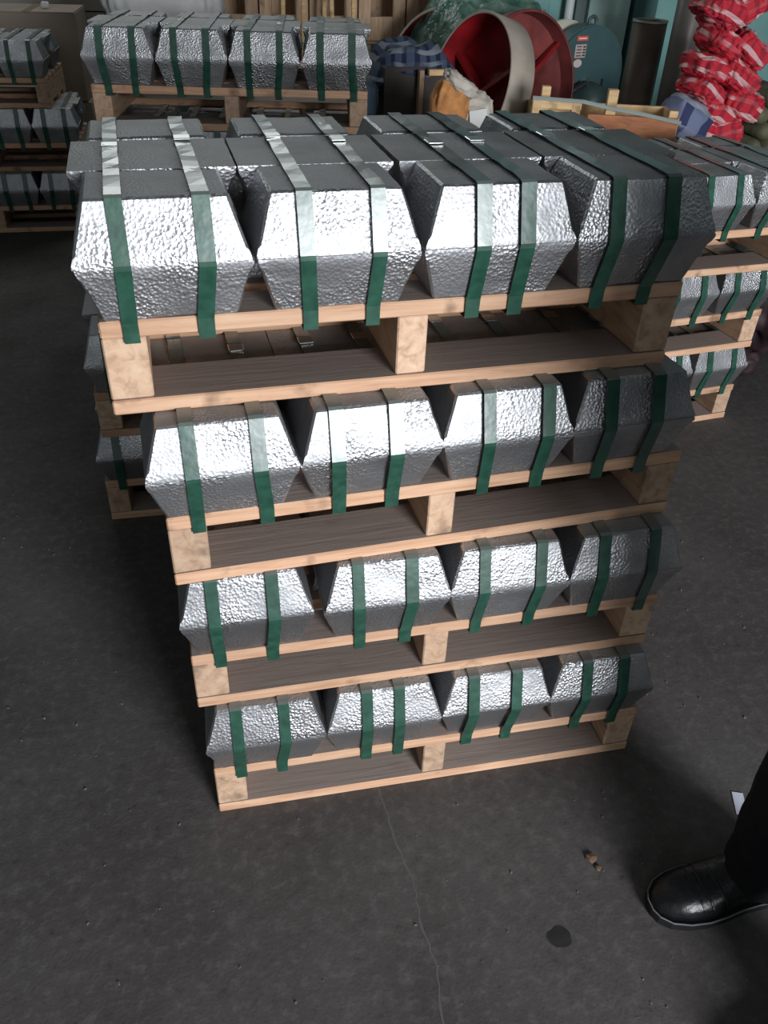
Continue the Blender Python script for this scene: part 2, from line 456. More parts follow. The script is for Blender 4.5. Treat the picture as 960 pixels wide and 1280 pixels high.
# the near stack: four loads
hps = [HP*1.0113, HP*.9662, HP*.9792, HP*1.0267]
shs = [1.009, 1.0218, .9661, .9745]
zz = [0]
for i in range(4): zz.append(zz[-1] + hps[i] + 2*HI*shs[i])
pose = [(0, 0, 0), (-.0143, .0255, .018), (-.022, .0487, .0719), (-.0878, .0884, .0559)]
XO = [(.003, 0, 0, -.008), (0, .014, .010, .004), (-.012, -.014, -.018, -.024), (0, 0, .003, .004)]
ST = [{0:(.27,.66),1:(.35,.63),2:(.27,.66),3:(.33,.68)}, {0:(.26,.7),1:(.27,.69),2:(.27,.74),3:(.28,.72)},
      {0:(.3,.74),1:(.25,.66),2:(.33,.78),3:(.28,.66)}, {0:(.27,.74),1:(.3,.74),2:(.37,.66),3:(.25,.64)}]
LV = ['bottom load', 'second load', 'third load', 'top load']
for i in range(4):
    x, y, a = pose[i]
    make_level(T(x, y, zz[i], a), range(4), '%s of the near stack' % LV[i], 'the near stack', True, hp=hps[i], sh=shs[i],
               W=(1, 1, 1, .985)[i], xoff=XO[i], straps=ST[i], seed=10+i)
H = HP + 2*HI
inner = tuple((c, r, l) for c in (1, 2) for r, l in ((1, 1), (2, 0), (2, 1)))
# the stack right of and behind the near one
for i, (x, y, a) in enumerate([(1.149, 1.44, .128), (1.138, 1.401, .13), (1.129, 1.34, .108)]):
    make_level(T(x, y, i*H, a), range(4), ('bottom', 'middle', 'top')[i] + ' load of the stack at the right', 'the right stack', skip=((1, 0),) + (inner if i == 0 else ()), seed=30+i)
# the low stack hidden behind the near one
for i, (x, y, a) in enumerate([(-.30, 1.17, .0), (-.275, 1.14, .02), (-.19, 1.15, .0)]):
    make_level(T(x, y, i*H, a), range(4), ('bottom', 'middle', 'top')[i] + ' load of the stack behind the near one', 'the stack behind the near one', skip=((1, 0),) + (inner if i < 2 else ()), seed=40+i)
# tall stack at the back
for i, (dx, a) in enumerate([(.02, -.14), (.0, -.15), (.012, -.14), (0, -.146)]):
    make_level(T(-.27+dx, 2.225, i*(.973/3), a), range(4), LV[i] + ' of the tall back stack', 'the tall back stack', hp=HP*.96, sh=.96 if i < 3 else 1.0, mid=i < 3, skip=((1, 0),) + (inner if i < 2 else ()), seed=50+i)
# far stack at the left edge, only its right end shows
for i, (x, y, a) in enumerate([(-1.60, 4.22, 0), (-1.58, 4.27, .0), (-1.70, 4.30, -.05)]):
    make_level(T(x, y, i*H, a), (2, 3), ('bottom', 'middle', 'top')[i] + ' load of the far left stack', 'the far left stack', skip=((1, 0),), seed=60+i)

# ------------------------------------------------------------------ things at the back
exec_after = []
M_brown = simple('brown_carton', (.36,.29,.24), .85, .15, 4)
M_beige = simple('beige_sheet', (.36,.33,.29), .8, .12, 5)
M_white_sack = simple('white_woven_plastic', (.62,.62,.60), .6, .12, 12)
def lump_mesh(sx, sy, sz, seed, amp=.12, f=6, sub=4, pw=.6, pleat=0.0, pf=30):
    bm = bmesh.new(); bmesh.ops.create_icosphere(bm, subdivisions=sub, radius=1)
    s = Vector((seed*3.7, seed*1.9, seed))
    for v in bm.verts:
        p = v.co.copy()
        q = Vector([math.copysign(abs(c)**pw, c) for c in p])
        k = 1 + amp*noise.noise(p*f*.4 + s) + amp*.5*noise.noise(p*f + s)
        if pleat: k += pleat*math.sin(pf*(p.x + .35*noise.noise(p*3+s)))*(abs(p.z)*.5+.5)
        q *= k
        v.co = Vector((q.x*sx/2, q.y*sy/2, q.z*sz/2 + sz/2))
    zmin = min(v.co.z for v in bm.verts)
    for v in bm.verts: v.co.z -= zmin
    return bm
# brown cartons beside the back stack
def carton(x, y, z, sx, sy, sz, a, label):
    t = thing('carton', label, 'carton', (x, y, z), a)
    obj('body', box((0, 0, sz/2), (sx, sy, sz), bev=.004), M_brown, t)
    for s in (-1, 1):
        obj('flap', box((s*sx/4, 0, sz+.003), (sx/2-.004, sy, .005)), M_brown, t)
    obj('tape', box((0, 0, sz+.0065), (.05, sy+.002, .001)), mat('brown_tape', (.30,.22,.13), .3)[0], t)
    return t
carton(-1.38, 5.35, 0, .62, .50, .55, .03, 'large brown carton on the floor left of the tall back stack')
carton(-1.36, 5.36, .562, .58, .46, .50, -.05, 'brown carton stacked on top of another, left of the tall back stack')
# beige sheet pile and tarpaulin at top left
t = thing('sheet_pile', 'pile of beige boards behind the brown carton at the far left', 'boards', (-1.7, 6.05, 0), .04)
for k in range(14):
    obj('board', box((random.uniform(-.02,.02), random.uniform(-.02,.02), .04+k*.078), (1.5, .7, .07), rz(random.uniform(-.03,.03)), bev=.003), M_beige, t)
o = obj('white_cup', lump_mesh(.05, .04, .035, 3, .1), mat('white_plastic', (.85,.85,.85), .4)[0]); o.location = (-1.27, 5.3, 1.072)
tag(o, 'small white scrap lying on top of the brown carton', 'scrap')
o = obj('woven_sack', lump_mesh(.55, .40, .50, 5, .14, 6, 5), M_white_sack, None, True); o.location = (-.50, 3.55, 1.06)
tag(o, 'bulging pale grey woven sack behind the tall back stack', 'sack')

# wooden crates
def slat_crate(x, y, z, w, d, h, a, label, m, group=None, hole=True, name='wooden_crate'):
    t = thing(name, label, 'crate', (x, y, z), a, group)
    p = .05
    for sx in (-1, 1):
        for sy in (-1, 1):
            obj('post', box((sx*(w/2-p/2), sy*(d/2-p/2), h/2), (p, p, h), bev=.002), m, t)
    nb = 3
    for k in range(nb):
        zb = h*(k+.5)/nb
        hh = h/nb*.52
        for sy in (-1, 1):
            obj('rail', box((0, sy*(d/2+.008), zb), (w, .016, hh), bev=.002), m, t)
        for sx in (-1, 1):
            obj('rail', box((sx*(w/2+.008), 0, zb), (.016, d, hh), bev=.002), m, t)
    for sx in (-.33, .33):
        obj('upright', box((sx*w, -(d/2+.022), h/2), (.045, .012, h), bev=.002), m, t)
    obj('bottom', box((0, 0, .012), (w-.06, d-.06, .02)), m, t)
    obj('lid', box((0, 0, h+.008), (w+.01, d+.01, .015), bev=.002), m, t)
    return t
# row of tall brown crates far behind: two tiers
def window_crate(x, y, z, w, d, h, a, label, group):
    t = thing('wooden_crate', label, 'crate', (x, y, z), a, group)
    m = M_wood_brown
    s = w*.26
    for sx in (-1, 1):
        obj('side_board', box((sx*(w/2-s/2), -d/2, h/2), (s, .03, h), bev=.002), m, t)
    zs = [0, h*.30, h*.5, h*.82, h]
    for z0, z1 in ((0, h*.34), (h*.80, h)):
        obj('cross_board', box((0, -d/2+.002, (z0+z1)/2), (w-2*s, .026, z1-z0), bev=.002), m, t)
    for sx in (-1, 1):
        obj('side_panel', box((sx*(w/2-.008), 0, h/2), (.016, d-.034, h)), m, t)
    obj('back_panel', box((0, d/2-.03, h/2), (w-.034, .02, h)), m, t)
    obj('floor_panel', box((0, -.012, .01), (w-.036, d-.07, .02)), m, t)
    return t
for k in range(6):
    x = .66 + .27*k - .27*4 if k < 5 else .93
    nm = ['leftmost brown crate of the upper row far behind the tall back stack', 'second brown crate from the left in the far upper row', 'third brown crate from the left in the far upper row',
          'fourth brown crate from the left in the far upper row', 'brown crate with a square opening, second from the right in the far upper row', 'brown crate with a square opening, rightmost of the far upper row'][k]
    window_crate(x, 4.2, 1.06, .262, .3, .34, .0, nm, 'brown crates in the far row')
for k in range(3):
    slat_crate(.75-.56*k, 4.25, 0, .53, .40, 1.042, 0, 'tall slatted brown crate, %s of three under the far row' % ('rightmost', 'middle', 'leftmost')[k], M_wood_brown, 'tall slatted crates under the far row')
# loose battens leaning before the crates
for k, (x, tlt, L) in enumerate([(.05, .04, 1.5), (.17, .03, 1.5), (.28, .03, 1.45), (.38, -.02, 1.5), (.46, .01, 1.55)]):
    R = Matrix.Rotation(tlt, 3, 'Y') @ Matrix.Rotation(-.08, 3, 'X')
    o = obj('batten', box((0, 0, L/2), (.022, .018, L), bev=.002), M_wood_crate); o.location = (x, 3.78, .002); o.rotation_euler = R.to_euler()
    tag(o, 'thin pale batten leaning against the far crates, %s from the left' % ('first', 'second', 'third', 'fourth', 'fifth')[k], 'batten', 'battens leaning on the far crates')

# dark box with a pale end frame, blue checked cloth over it
t = thing('wooden_box', 'dark wooden box with a pale framed end under the blue checked cloth', 'box', (.60, 2.98, 0), .12)
M_darkbox = simple('dark_box_board', (.06,.05,.045), .8)
obj('body', box((-.03, .02, .55), (.30, .26, 1.10), bev=.003), M_darkbox, t)
for sx in (-.045, .115-.005):
    obj('frame_post', box((sx+.02, -.155, .55), (.022, .03, 1.09), bev=.002), M_wood_brown, t)
for z in (1.085, .90):
    obj('frame_rail', box((.055, -.157, z), (.094, .026, .025), bev=.002), M_wood_crate, t)
def checked(name, base, light, dark, sc_=26, rough=.85, wd=.62, patch=11.0):
    m, nt, b = mat(name, base, rough)
    v = coords(nt, (1,1,1), 'Object', True)
    nz = N(nt, 'ShaderNodeTexNoise', Scale=7.0, Detail=1.0); nt.links.new(v, nz.inputs['Vector'])
    add = nt.nodes.new('ShaderNodeVectorMath'); add.operation = 'MULTIPLY_ADD'; add.inputs[1].default_value = (.07,)*3
    nt.links.new(nz.outputs['Color'], add.inputs[0]); nt.links.new(v, add.inputs[2])
    col = base
    outs = []
    sp = nt.nodes.new('ShaderNodeSeparateXYZ'); nt.links.new(add.outputs[0], sp.inputs[0])
    for ax in (0, 2):
        s_ = math_(nt, 'SINE', math_(nt, 'MULTIPLY', sp.outputs[ax], sc_*2*PI/2))
        outs.append(s_)
    w1 = ramp(nt, math_(nt, 'ADD', math_(nt, 'MULTIPLY', outs[0], .5), .5), [(wd, (0,)*3), (wd+.06, (1,)*3)])
    w2 = ramp(nt, math_(nt, 'ADD', math_(nt, 'MULTIPLY', outs[1], .5), .5), [(wd, (0,)*3), (wd+.06, (1,)*3)])
    c = mixc(nt, w1, base, dark)
    pn = N(nt, 'ShaderNodeTexNoise', Scale=patch, Detail=0.0); nt.links.new(v, pn.inputs['Vector'])
    f2 = math_(nt, 'MULTIPLY', math_(nt, 'MULTIPLY', w2, .8), ramp(nt, pn.outputs[0], [(.42, (.12,)*3), (.55, (1,)*3)]))
    c = mixc(nt, f2, c, light)
    nt.links.new(c, b.inputs['Base Color'])
    bump(nt, b, nz.outputs[0], .4, .02)
    return m
M_bluecheck = checked('blue_check_cloth', (.11,.15,.26), (.50,.56,.62), (.03,.045,.10), 38)
M_bluegrey = checked('blue_grey_plaid', (.16,.19,.30), (.36,.38,.44), (.03,.04,.11), 15)
M_redcheck = checked('red_white_check_cloth', (.55,.02,.04), (.72,.50,.50), (.34,.012,.03), 34, .8, .70)
def cloth_drape(nx=40, ny=26):
    bm = bmesh.new(); g = []
    for i in range(nx+1):
        row = []
        for j in range(ny+1):
            u = i/nx; v = j/ny
            x = -.24 + .50*u; y = -.115 + .34*v
            z = 1.165 - 2.6*max(0, -.10-x)**1.35 - .9*max(0, x-.12) - 1.6*max(0, -.06-y)
            z += .03*noise.noise(Vector((x*9, y*9, 2))) + .016*math.sin(26*(x*.8+y*.4))*(.4+u*.6)
            if x < -.10: y += .05*(x+.10)/.14*0 ; 
            row.append(bm.verts.new((x, y, z)))
        g.append(row)
    for i in range(nx):
        for j in range(ny): bm.faces.new((g[i][j], g[i+1][j], g[i+1][j+1], g[i][j+1]))
    bmesh.ops.solidify(bm, geom=bm.faces[:], thickness=.006)
    return bm
o = obj('checked_cloth', cloth_drape(), M_bluecheck, None, True); o.location = (.585, 2.97, 0)
tag(o, 'blue and white checked cloth draped over the dark box', 'cloth')
o = obj('blue_bundle', lump_mesh(.12, .12, .14, 8, .15), simple('navy_cloth', (.05,.08,.12), .9), None, True); o.location = (.34, 2.84, .902)
tag(o, 'dark blue cloth bundle hanging at the left end of the checked cloth', 'cloth')
t = slat_crate(.31, 2.84, 0, .14, .16, .88, 0, 'narrow slatted crate under the dark blue cloth bundle', M_wood_brown)

# cream cloth lump and the orange and white bag
slat_crate(.62, 2.30, 0, .56, .36, .93, .05, 'slatted wooden crate hidden below the orange and white bag', M_wood_brown)
o = obj('cream_rag', lump_mesh(.10, .08, .07, 11, .2, 6, 4, .8), simple('cream_cloth', (.85,.76,.58), .85, .08), None, True); o.location = (.20, 1.60, 1.016)
tag(o, 'small crumpled cream rag on the stack behind the near one', 'rag')
M_bagwhite = simple('off_white_bag', (.55,.50,.43), .8, .2, 20)
M_orange = simple('orange_bag_lining', (.62,.27,.09), .8, .25, 30)
t = thing('cloth_bag', 'crumpled orange and off-white bag standing on the hidden crate', 'bag', (.60, 2.26, .946), 0)
o = obj('front', lump_mesh(.14, .13, .20, 21, .2, 7, 4, .75, .03, 26), M_orange, t, True); o.location = (-.06, -.05, -.002); o.rotation_euler = (0, .12, 0)
o = obj('body', lump_mesh(.17, .15, .15, 22, .22, 7, 4, .8), M_bagwhite, t, True); o.location = (.06, .0, 0)
o = obj('flap', lump_mesh(.15, .09, .06, 23, .25, 7, 4, .8), M_bagwhite, t, True); o.location = (-.03, -.07, .165); o.rotation_euler = (0, .55, 0)
o = obj('label', box((.07, -.085, .06), (.07, .004, .10), Matrix.Rotation(-.15, 3, 'Y')), simple('white_paper', (.72,.72,.70), .7, .05), t)

# red drums / fan housings
M_red = simple('red_drum_paint', (.26,.010,.014), .45, .45, 6)
M_redd = simple('dusty_red_paint', (.17,.035,.032), .6, .55, 7)
M_band = simple('dusty_beige_paint', (.42,.36,.30), .65, .18, 6)
def ax_matrix(loc, d):
    q = Vector(d).normalized().to_track_quat('Z', 'Y')
    return Matrix.Translation(loc) @ q.to_matrix().to_4x4()
def ring_drum(loc, d, r, w, label, back=True, r2=None, band=None, inner=None):
    inner = inner or M_red
    t = thing('red_drum', label, 'drum'); t.matrix_world = ax_matrix(loc, d)
    r2 = r2 or r
    bm = bmesh.new(); lathe(bm, [(r, w/2), (r+.006, w/2+.004), (r+.012, w/2), (r2+.012, -w/2), (r2+.006, -w/2-.002)], 64)
    obj('outer_band', bm, band or M_band, t, True)
    bm = bmesh.new(); lathe(bm, [(r-.001, w/2-.002), (r2-.001, -w/2)], 64)
    for f in bm.faces: f.normal_flip()
    obj('inner_wall', bm, inner, t, True)
    if back:
        bm = bmesh.new(); lathe(bm, [(r2, -w/2), (r2*.4, -w/2-.03), (r2*.35, -w/2-.01), (.001, -w/2-.01)], 64)
        for f in bm.faces: f.normal_flip()
        obj('back_plate', bm, inner, t, True)
        for k in range(3):
            a = 2*PI*k/3 + .6
            R = Matrix.Rotation(a, 3, 'Z')
            obj('spoke', box(R @ Vector((r*.5, 0, -w*.3)), (r, .02, w*.4), R), M_red, t)
    return t
ring_drum((.85, 2.80, 1.01), (-.93, -.27, .28), .30, .125, 'open red drum with a wide beige band, its mouth facing left')
ring_drum((1.20, 3.16, .97), (.42, -.88, .16), .32, .08, 'dusty red drum behind and right of the banded one', True, None, M_redd, M_redd)
ring_drum((.92, 3.56, .95), (-.65, -.75, .15), .31, .12, 'red drum under the green plastic sheet, behind the banded one')
# dished red blades on the drum at right
# stand for the drums
t = thing('drum_stand', 'low wooden trestle carrying the red drums', 'stand', (1.13, 3.14, 0), 0)
for sx in (-.3, .3):
    for sy in (-.30, .3):
        obj('leg', box((sx, sy, .31), (.06, .06, .60), bev=.003), M_wood_brown, t)
obj('top', box((0, 0, .63), (.74, .80, .04), bev=.003), M_wood_brown, t)
# green plastic sheet
def sheet(nx, ny, fn, th=.004):
    bm = bmesh.new(); g = [[bm.verts.new(fn(i/nx, j/ny)) for j in range(ny+1)] for i in range(nx+1)]
    for i in range(nx):
        for j in range(ny): bm.faces.new((g[i][j], g[i+1][j], g[i+1][j+1], g[i][j+1]))
    bmesh.ops.solidify(bm, geom=bm.faces[:], thickness=th)
    return bm
def green_fn(u, v):
    x = .74 + .60*u; y = 3.30 + .42*v
    z = 1.375 - (.20 - .09*u)*(1-v)**1.3 - 1.9*max(0, (.92-x))**1.4*1.6 + .035*noise.noise(Vector((x*11, y*11, 0))) + .02*noise.noise(Vector((x*25, y*25, 4))) - .15*(1-v)*max(0, .3-u)
    return (x, y, z)
m_, nt_, b_ = mat('green_plastic_sheet', (.07,.24,.15), .25, 0, .7)
nz_ = N(nt_, 'ShaderNodeTexNoise', Scale=14.0, Detail=4.0); nt_.links.new(coords(nt_), nz_.inputs['Vector'])
nt_.links.new(ramp(nt_, nz_.outputs[0], [(.35, (.08,.26,.18)), (.6, (.34,.52,.44))]), b_.inputs['Base Color']); bump(nt_, b_, nz_.outputs[0], .7, .03)
o = obj('plastic_sheet', sheet(36, 24, green_fn), m_, None, True)
tag(o, 'crumpled translucent green plastic sheet over the rear red drum', 'sheet')

# teal machine with round guard
M_guard = simple('dark_teal_machine_paint', (.045,.10,.105), .55, .12, 4)
M_guard2 = simple('dark_green_grey_paint', (.045,.075,.075), .5, .2, 6)
M_black = simple('black_rubber', (.012,.012,.014), .5, .2, 12)
t = thing('machine_guard', 'dark teal round machine guard with lifting eye, red label and motor', 'machine', (1.80, 3.74, 0), .30)
R_ = .255
bm = bmesh.new(); prof = []
n = 48
def guard_pts(y):
    P = []
    for i in range(n+1):
        a = PI*i/n; P.append((R_*math.cos(a), y, .93 + R_*math.sin(a)))
    P.append((-R_, y, 0)); P.insert(0, (R_, y, 0)); return P
A = [bm.verts.new(p) for p in guard_pts(0)]; B = [bm.verts.new(p) for p in guard_pts(.10)]
bm.faces.new(A); bm.faces.new(B[::-1])
for i in range(len(A)): j = (i+1) % len(A); bm.faces.new((A[j], A[i], B[i], B[j]))
bmesh.ops.recalc_face_normals(bm, faces=bm.faces)
bmesh.ops.bevel(bm, geom=[e for e in bm.edges if e.is_manifold and e.calc_face_angle(0) > .8], offset=.008, segments=2, affect='EDGES')
obj('guard', bm, M_guard, t)
bm = bmesh.new(); lathe(bm, [(.001, -.02), (.225, -.02), (.225, .02), (.001, .02)], 48, Matrix.Translation((-.07, .17, .97)) @ Matrix.Rotation(PI/2, 4, 'X'))
obj('cream_wheel', bm, simple('cream_paint', (.70,.68,.55), .5, .1), t, True)
bm = bmesh.new(); r0 = .026
for i in range(25):
    pass
pts = [(r0*math.cos(a), .03, 1.195 + r0*math.sin(a)) for a in [PI*(-.25) + i*1.5*PI/16 for i in range(17)]]
tube(bm, pts, .010, 8); add_box(bm, (0, .03, 1.168), (.075, .04, .025), bev=.003)
obj('lifting_eye', bm, M_guard2, t)
obj('red_label', box((-.081, -.003, 1.122), (.076, .004, .024), bev=.001), simple('red_label_print', (.72,.10,.08), .5, .1), t)
lb = obj('rating_plate', box((-.085, -.003, 1.06), (.076, .004, .066), bev=.001), simple('pale_pink_plate', (.50,.42,.40), .5, .08), t)
bm = bmesh.new()
for k in range(4):
    add_box(bm, (-.097, -.0058, 1.083-.015*k), (.034, .001, .005)); add_box(bm, (-.061, -.0058, 1.081-.014*k), (.018, .001, .008))
tag(obj('print', bm, mat('dark_print', (.06,.03,.03), .6)[0], lb))
obj('plate_lines', box((-.081, -.0058, 1.122), (.056, .001, .006)), mat('pale_print', (.85,.75,.72), .6)[0], t)
bm = bmesh.new(); lathe(bm, [(.001, -.004), (.026, -.004), (.026, 0), (.001, 0)], 24, Matrix.Translation((-.093, 0, 1.0)) @ Matrix.Diagonal((1.15, 1, .8, 1)) @ Matrix.Rotation(PI/2, 4, 'X') @ Matrix.Translation((0, 0, .004)))
obj('oval_sticker', bm, mat('pink_grey_sticker', (.60,.52,.50), .5)[0], t)
obj('slot', box((.11, -.002, .86), (.012, .004, .11)), M_black, t)
bm = bmesh.new(); lathe(bm, [(.001, .16), (.05, .155), (.09, .13), (.105, .08), (.11, .0)], 32, Matrix.Translation((.0, 0, .80)) @ Matrix.Rotation(PI/2, 4, 'X'))
obj('motor_dome', bm, M_guard2, t, True)
bm = bmesh.new(); tube(bm, [(-.15, -.02, .84), (-.12, -.05, .88), (-.06, -.05, .905)], .018, 8)
obj('cable_gland', bm, M_black, t)
bm = bmesh.new(); lathe(bm, [(.001, .02), (.012, .02), (.014, 0)], 16, Matrix.Translation((-.005, 0, .915)) @ Matrix.Rotation(PI/2, 4, 'X'))
obj('bolt', bm, M_seal, t)

# small pale crate with straps near the right stack
t = thing('open_crate', 'small open pale wooden crate with a grey strap, behind the near stack', 'crate', (1.24, 2.32, .93), -.28)
def cb(name, c, s, m=M_wood_crate): return obj(name, box(c, s, bev=.002), m, t)
cb('end_rail', (-.20, -.15, .135), (.19, .03, .035)); cb('end_rail', (-.20, -.15, .055), (.19, .03, .035))
for x in (-.28, -.125): cb('end_post', (x, -.15, .085), (.035, .032, .13))
cb('corner_post', (-.245, -.10, .105), (.035, .035, .17)); cb('corner_post', (.02, -.10, .095), (.04, .035, .19)); cb('corner_post', (.27, -.10, .055), (.035, .035, .14))
cb('side_board', (.11, -.125, .055), (.36, .016, .09), M_wood_orange)
cb('back_board', (.0, .12, .05), (.56, .016, .10)); cb('floor_board', (0, 0, .008), (.58, .26, .014))
cb('left_side', (-.285, .0, .05), (.016, .26, .10)); cb('right_side', (.285, .0, .05), (.016, .26, .10))
bm = bmesh.new(); tube(bm, [(-.30, -.168, .155), (-.1, -.170, .15), (.0, -.15, .13), (.15, -.14, .11), (.30, -.135, .085)], .008, 6)
obj('grey_strap', bm, mat('grey_strapping', (.30,.34,.32), .4)[0], t)
slat_crate(1.25, 2.34, 0, .66, .34, .91, -.28, 'slatted wooden crate hidden below the small open crate', M_wood_brown)

# rolls against the partition
def roll(x, y, r, h, lean, m, label, name='steel_pipe', rim=None):
    t = thing(name, label, 'pipe', (x, y, 0)); t.rotation_euler = lean
    bm = bmesh.new(); lathe(bm, [(r-.008, h-.3), (r-.008, h), (r, h), (r, 0), (r-.008, 0)], 40)
    bmesh.ops.recalc_face_normals(bm, faces=bm.faces)
    obj('wall', bm, m, t, True)
    bm = bmesh.new(); lathe(bm, [(r-.011, h-.004), (r-.011, h+.004), (r+.003, h+.004), (r+.003, h-.008)], 40)
    obj('rim', bm, rim or M_seal, t, True)
    return t
M_rust = simple('rusty_brown_steel', (.15,.11,.085), .5, .45, 5, .2)
M_pipegrey = simple('grey_brown_pipe', (.26,.235,.215), .42, .2, 4, .2)
roll(2.28, 4.05, .100, 1.18, (0, 0, 0), M_rust, 'dark rusty steel pipe standing open-topped by the teal wall', rim=simple('pale_pipe_rim', (.42,.40,.36), .5, .2, 5, .6))
roll(2.42, 3.86, .085, 1.9, (0, 0, 0), M_pipegrey, 'taller grey-brown pipe standing right of the rusty open pipe')

# red and white checked bundles
bundles = [ # x, z, sx, sz, seed, roll
 (2.10, .70, .30, .15, 1, .25), (2.28, .72, .26, .16, 2, -.3), (2.12, .83, .30, .13, 3, .5), (2.30, .87, .26, .15, 4, .35),
 (2.00, .935, .22, .12, 5, .55), (2.20, 1.00, .26, .14, 6, .5), (2.02, 1.04, .24, .12, 7, .2), (2.24, 1.13, .24, .13, 8, .6),
 (2.06, 1.15, .24, .12, 9, .5), (1.99, 1.28, .26, .13, 10, .35), (2.24, 1.28, .28, .16, 11, -.5), (2.14, 1.40, .34, .16, 12, .1)]
bl = ['lowest left', 'lowest right', 'second left', 'second right', 'jutting left', 'third right', 'fourth left', 'fourth right', 'fifth left', 'upper left', 'upper right', 'topmost']
t0 = slat_crate(2.22, 3.12, 0, .42, .30, .66, 0, 'slatted wooden crate under the red checked bundles', M_wood_brown)
for k, (x, z, sx, sz, sd, rl) in enumerate(bundles):
    if k < 10: x = 2.20 + (x-2.14)*.72; sx *= .84; sz *= .94
    o = obj('cloth_bundle', lump_mesh(sx, .26, sz, sd+30, .16, 6, 5, .62, .045, 22), M_redcheck, None, True)
    o.location = (x, 3.08 - (.02 if k % 2 else 0), z-.02); o.rotation_euler = (0, rl, random.uniform(-.3, .3))
    tag(o, '%s bundle in the pile of red and white checked cloth' % bl[k], 'bundle', 'red and white checked bundles')
o = obj('plaid_bundle', lump_mesh(.24, .22, .18, 77, .12, 5, 4, .7), M_bluegrey, None, True); o.location = (1.90, 2.86, .80); o.rotation_euler = (0, .45, 0)
tag(o, 'blue-grey plaid cloth bundle at the foot of the red bundles', 'bundle')
slat_crate(1.84, 2.84, 0, .20, .12, .76, 0, 'narrow slatted crate under the blue-grey plaid bundle', M_wood_brown)

# rolled bundles with round ends at the right edge
M_coil = simple('olive_brown_roll', (.13,.125,.075), .75, .45, 14)
slat_crate(2.68, 3.35, 0, .34, .40, .60, 0, 'slatted wooden crate under the round olive rolls at the right edge', M_wood_brown)
r = .046
cl = [(2.60, .665), (2.695, .665), (2.785, .665), (2.648, .745), (2.74, .745), (2.60, .826), (2.695, .826), (2.648, .907), (2.74, .907)]
for k, (x, z) in enumerate(cl):
    bm = bmesh.new(); lathe(bm, [(.001, -.012), (r*.5, -.008), (r*.85, .006), (r, .03), (r, .30), (r*.8, .33), (.001, .335)], 20, Matrix.Rotation(-PI/2, 4, 'X'))
    for v in bm.verts: v.co *= 1 + .06*noise.noise(v.co*30 + Vector((k*5, 0, 0)))
    o = obj('cloth_roll', bm, M_coil, None, True); o.location = (x, 3.18, z)
    tag(o, 'olive brown round-ended roll, %s row of the pile, %s from the left' % (['bottom', 'bottom', 'bottom', 'second', 'second', 'third', 'third', 'top', 'top'][k], ['first', 'second', 'third', 'first', 'second', 'first', 'second', 'first', 'second'][k]), 'roll', 'olive rolls at the right edge')

# dark sack on the floor right of the right stack
M_darksack = simple('dark_maroon_sack', (.035,.018,.022), .6, .5, 10)
o = obj('dark_sack', lump_mesh(.5, .5, .50, 91, .22, 5, 5, .8), M_darksack, None, True); o.location = (2.22, 2.12, 0)
tag(o, 'dark maroon sack on the floor right of the right stack', 'sack')
o = obj('dark_sack', lump_mesh(.13, .12, .12, 92, .22, 5, 4, .8), M_darksack, None, True); o.location = (1.93, 1.87, 0)
tag(o, 'small dark bag on the floor in front of the larger maroon sack', 'sack')

# ------------------------------------------------------------------ the standing person at the right
M_trouser = simple('black_trouser_cloth', (.012,.012,.015), .9, .2, 30, 0, .2, .2)
M_shirt = simple('dark_blue_shirt', (.02,.025,.04), .9, .2, 20)
M_skin = simple('skin', (.25,.14,.09), .55, .08, 20)
M_leather = simple('black_leather', (.009,.009,.010), .34, .2, 40, 0, .3, .5)
M_hair = simple('black_hair', (.01,.009,.008), .7, .2, 40)
def skin_mesh(name, V, E, Rr, root, m, parent, sub=2):
    me = bpy.data.meshes.new(name); me.from_pydata(V, E, []); o = link(name, me)
    bpy.context.view_layer.objects.active = o
    md = o.modifiers.new('skin', 'SKIN'); md.use_smooth_shade = True
    for i, r_ in enumerate(Rr):
        me.skin_vertices[0].data[i].radius = r_ if isinstance(r_, tuple) else (r_, r_)
        me.skin_vertices[0].data[i].use_root = (i == root)
    sb = o.modifiers.new('sub', 'SUBSURF'); sb.levels = sub; sb.render_levels = sub
    dg = bpy.context.evaluated_depsgraph_get()
    m2 = bpy.data.meshes.new_from_object(o.evaluated_get(dg)); m2.materials.clear(); m2.materials.append(m)
    for p in m2.polygons: p.use_smooth = True
    bpy.data.objects.remove(o)
    return link(name, m2, parent)
# person faces -x; local frame: +X forward (towards the toes), rotated by pi
P = thing('person', 'person in dark trousers and black leather shoes standing at the right edge', 'person', (.61, -.385, 0), PI)
P.scale = (1.06, 1.06, 1.06)
# local: forward +x, left of the body +y ... visible leg at y=0
oy = .16   # body centre offset, the second leg lies nearer the camera
def Wp(x, y, z): return (x, y, z)
cb_ = -.03
V = [Wp(cb_, oy, .95), Wp(cb_, oy, 1.08), Wp(cb_, oy, 1.25), Wp(cb_, oy, 1.42), Wp(cb_+.01, oy, 1.50), Wp(cb_+.03, oy, 1.57), Wp(cb_+.03, oy, 1.68)]
E_ = [(0,1),(1,2),(2,3),(3,4),(4,5),(5,6)]
R1 = [.095, .09, .10, .085, .052, .058, .065]
def ext(pts, rr, frm):
    i0 = len(V)
    for p in pts: V.append(Wp(*p))
    for k in range(len(pts)): E_.append((frm if k == 0 else i0+k-1, i0+k))
    R1.extend(rr)
for s in (-1, 1):
    ext([(cb_-.0, oy+s*.19, 1.41), (cb_-.02, oy+s*.235, 1.12), (cb_+.06, oy+s*.24, .88), (cb_+.075, oy+s*.24, .82)], [.040, .034, .028, .028], 3)
ext([(cb_, oy-.10, .86), (.045, .01, .50), (.0, .0, .12), (-.005, 0, .06)], [.066, .044, .034, .030], 0)
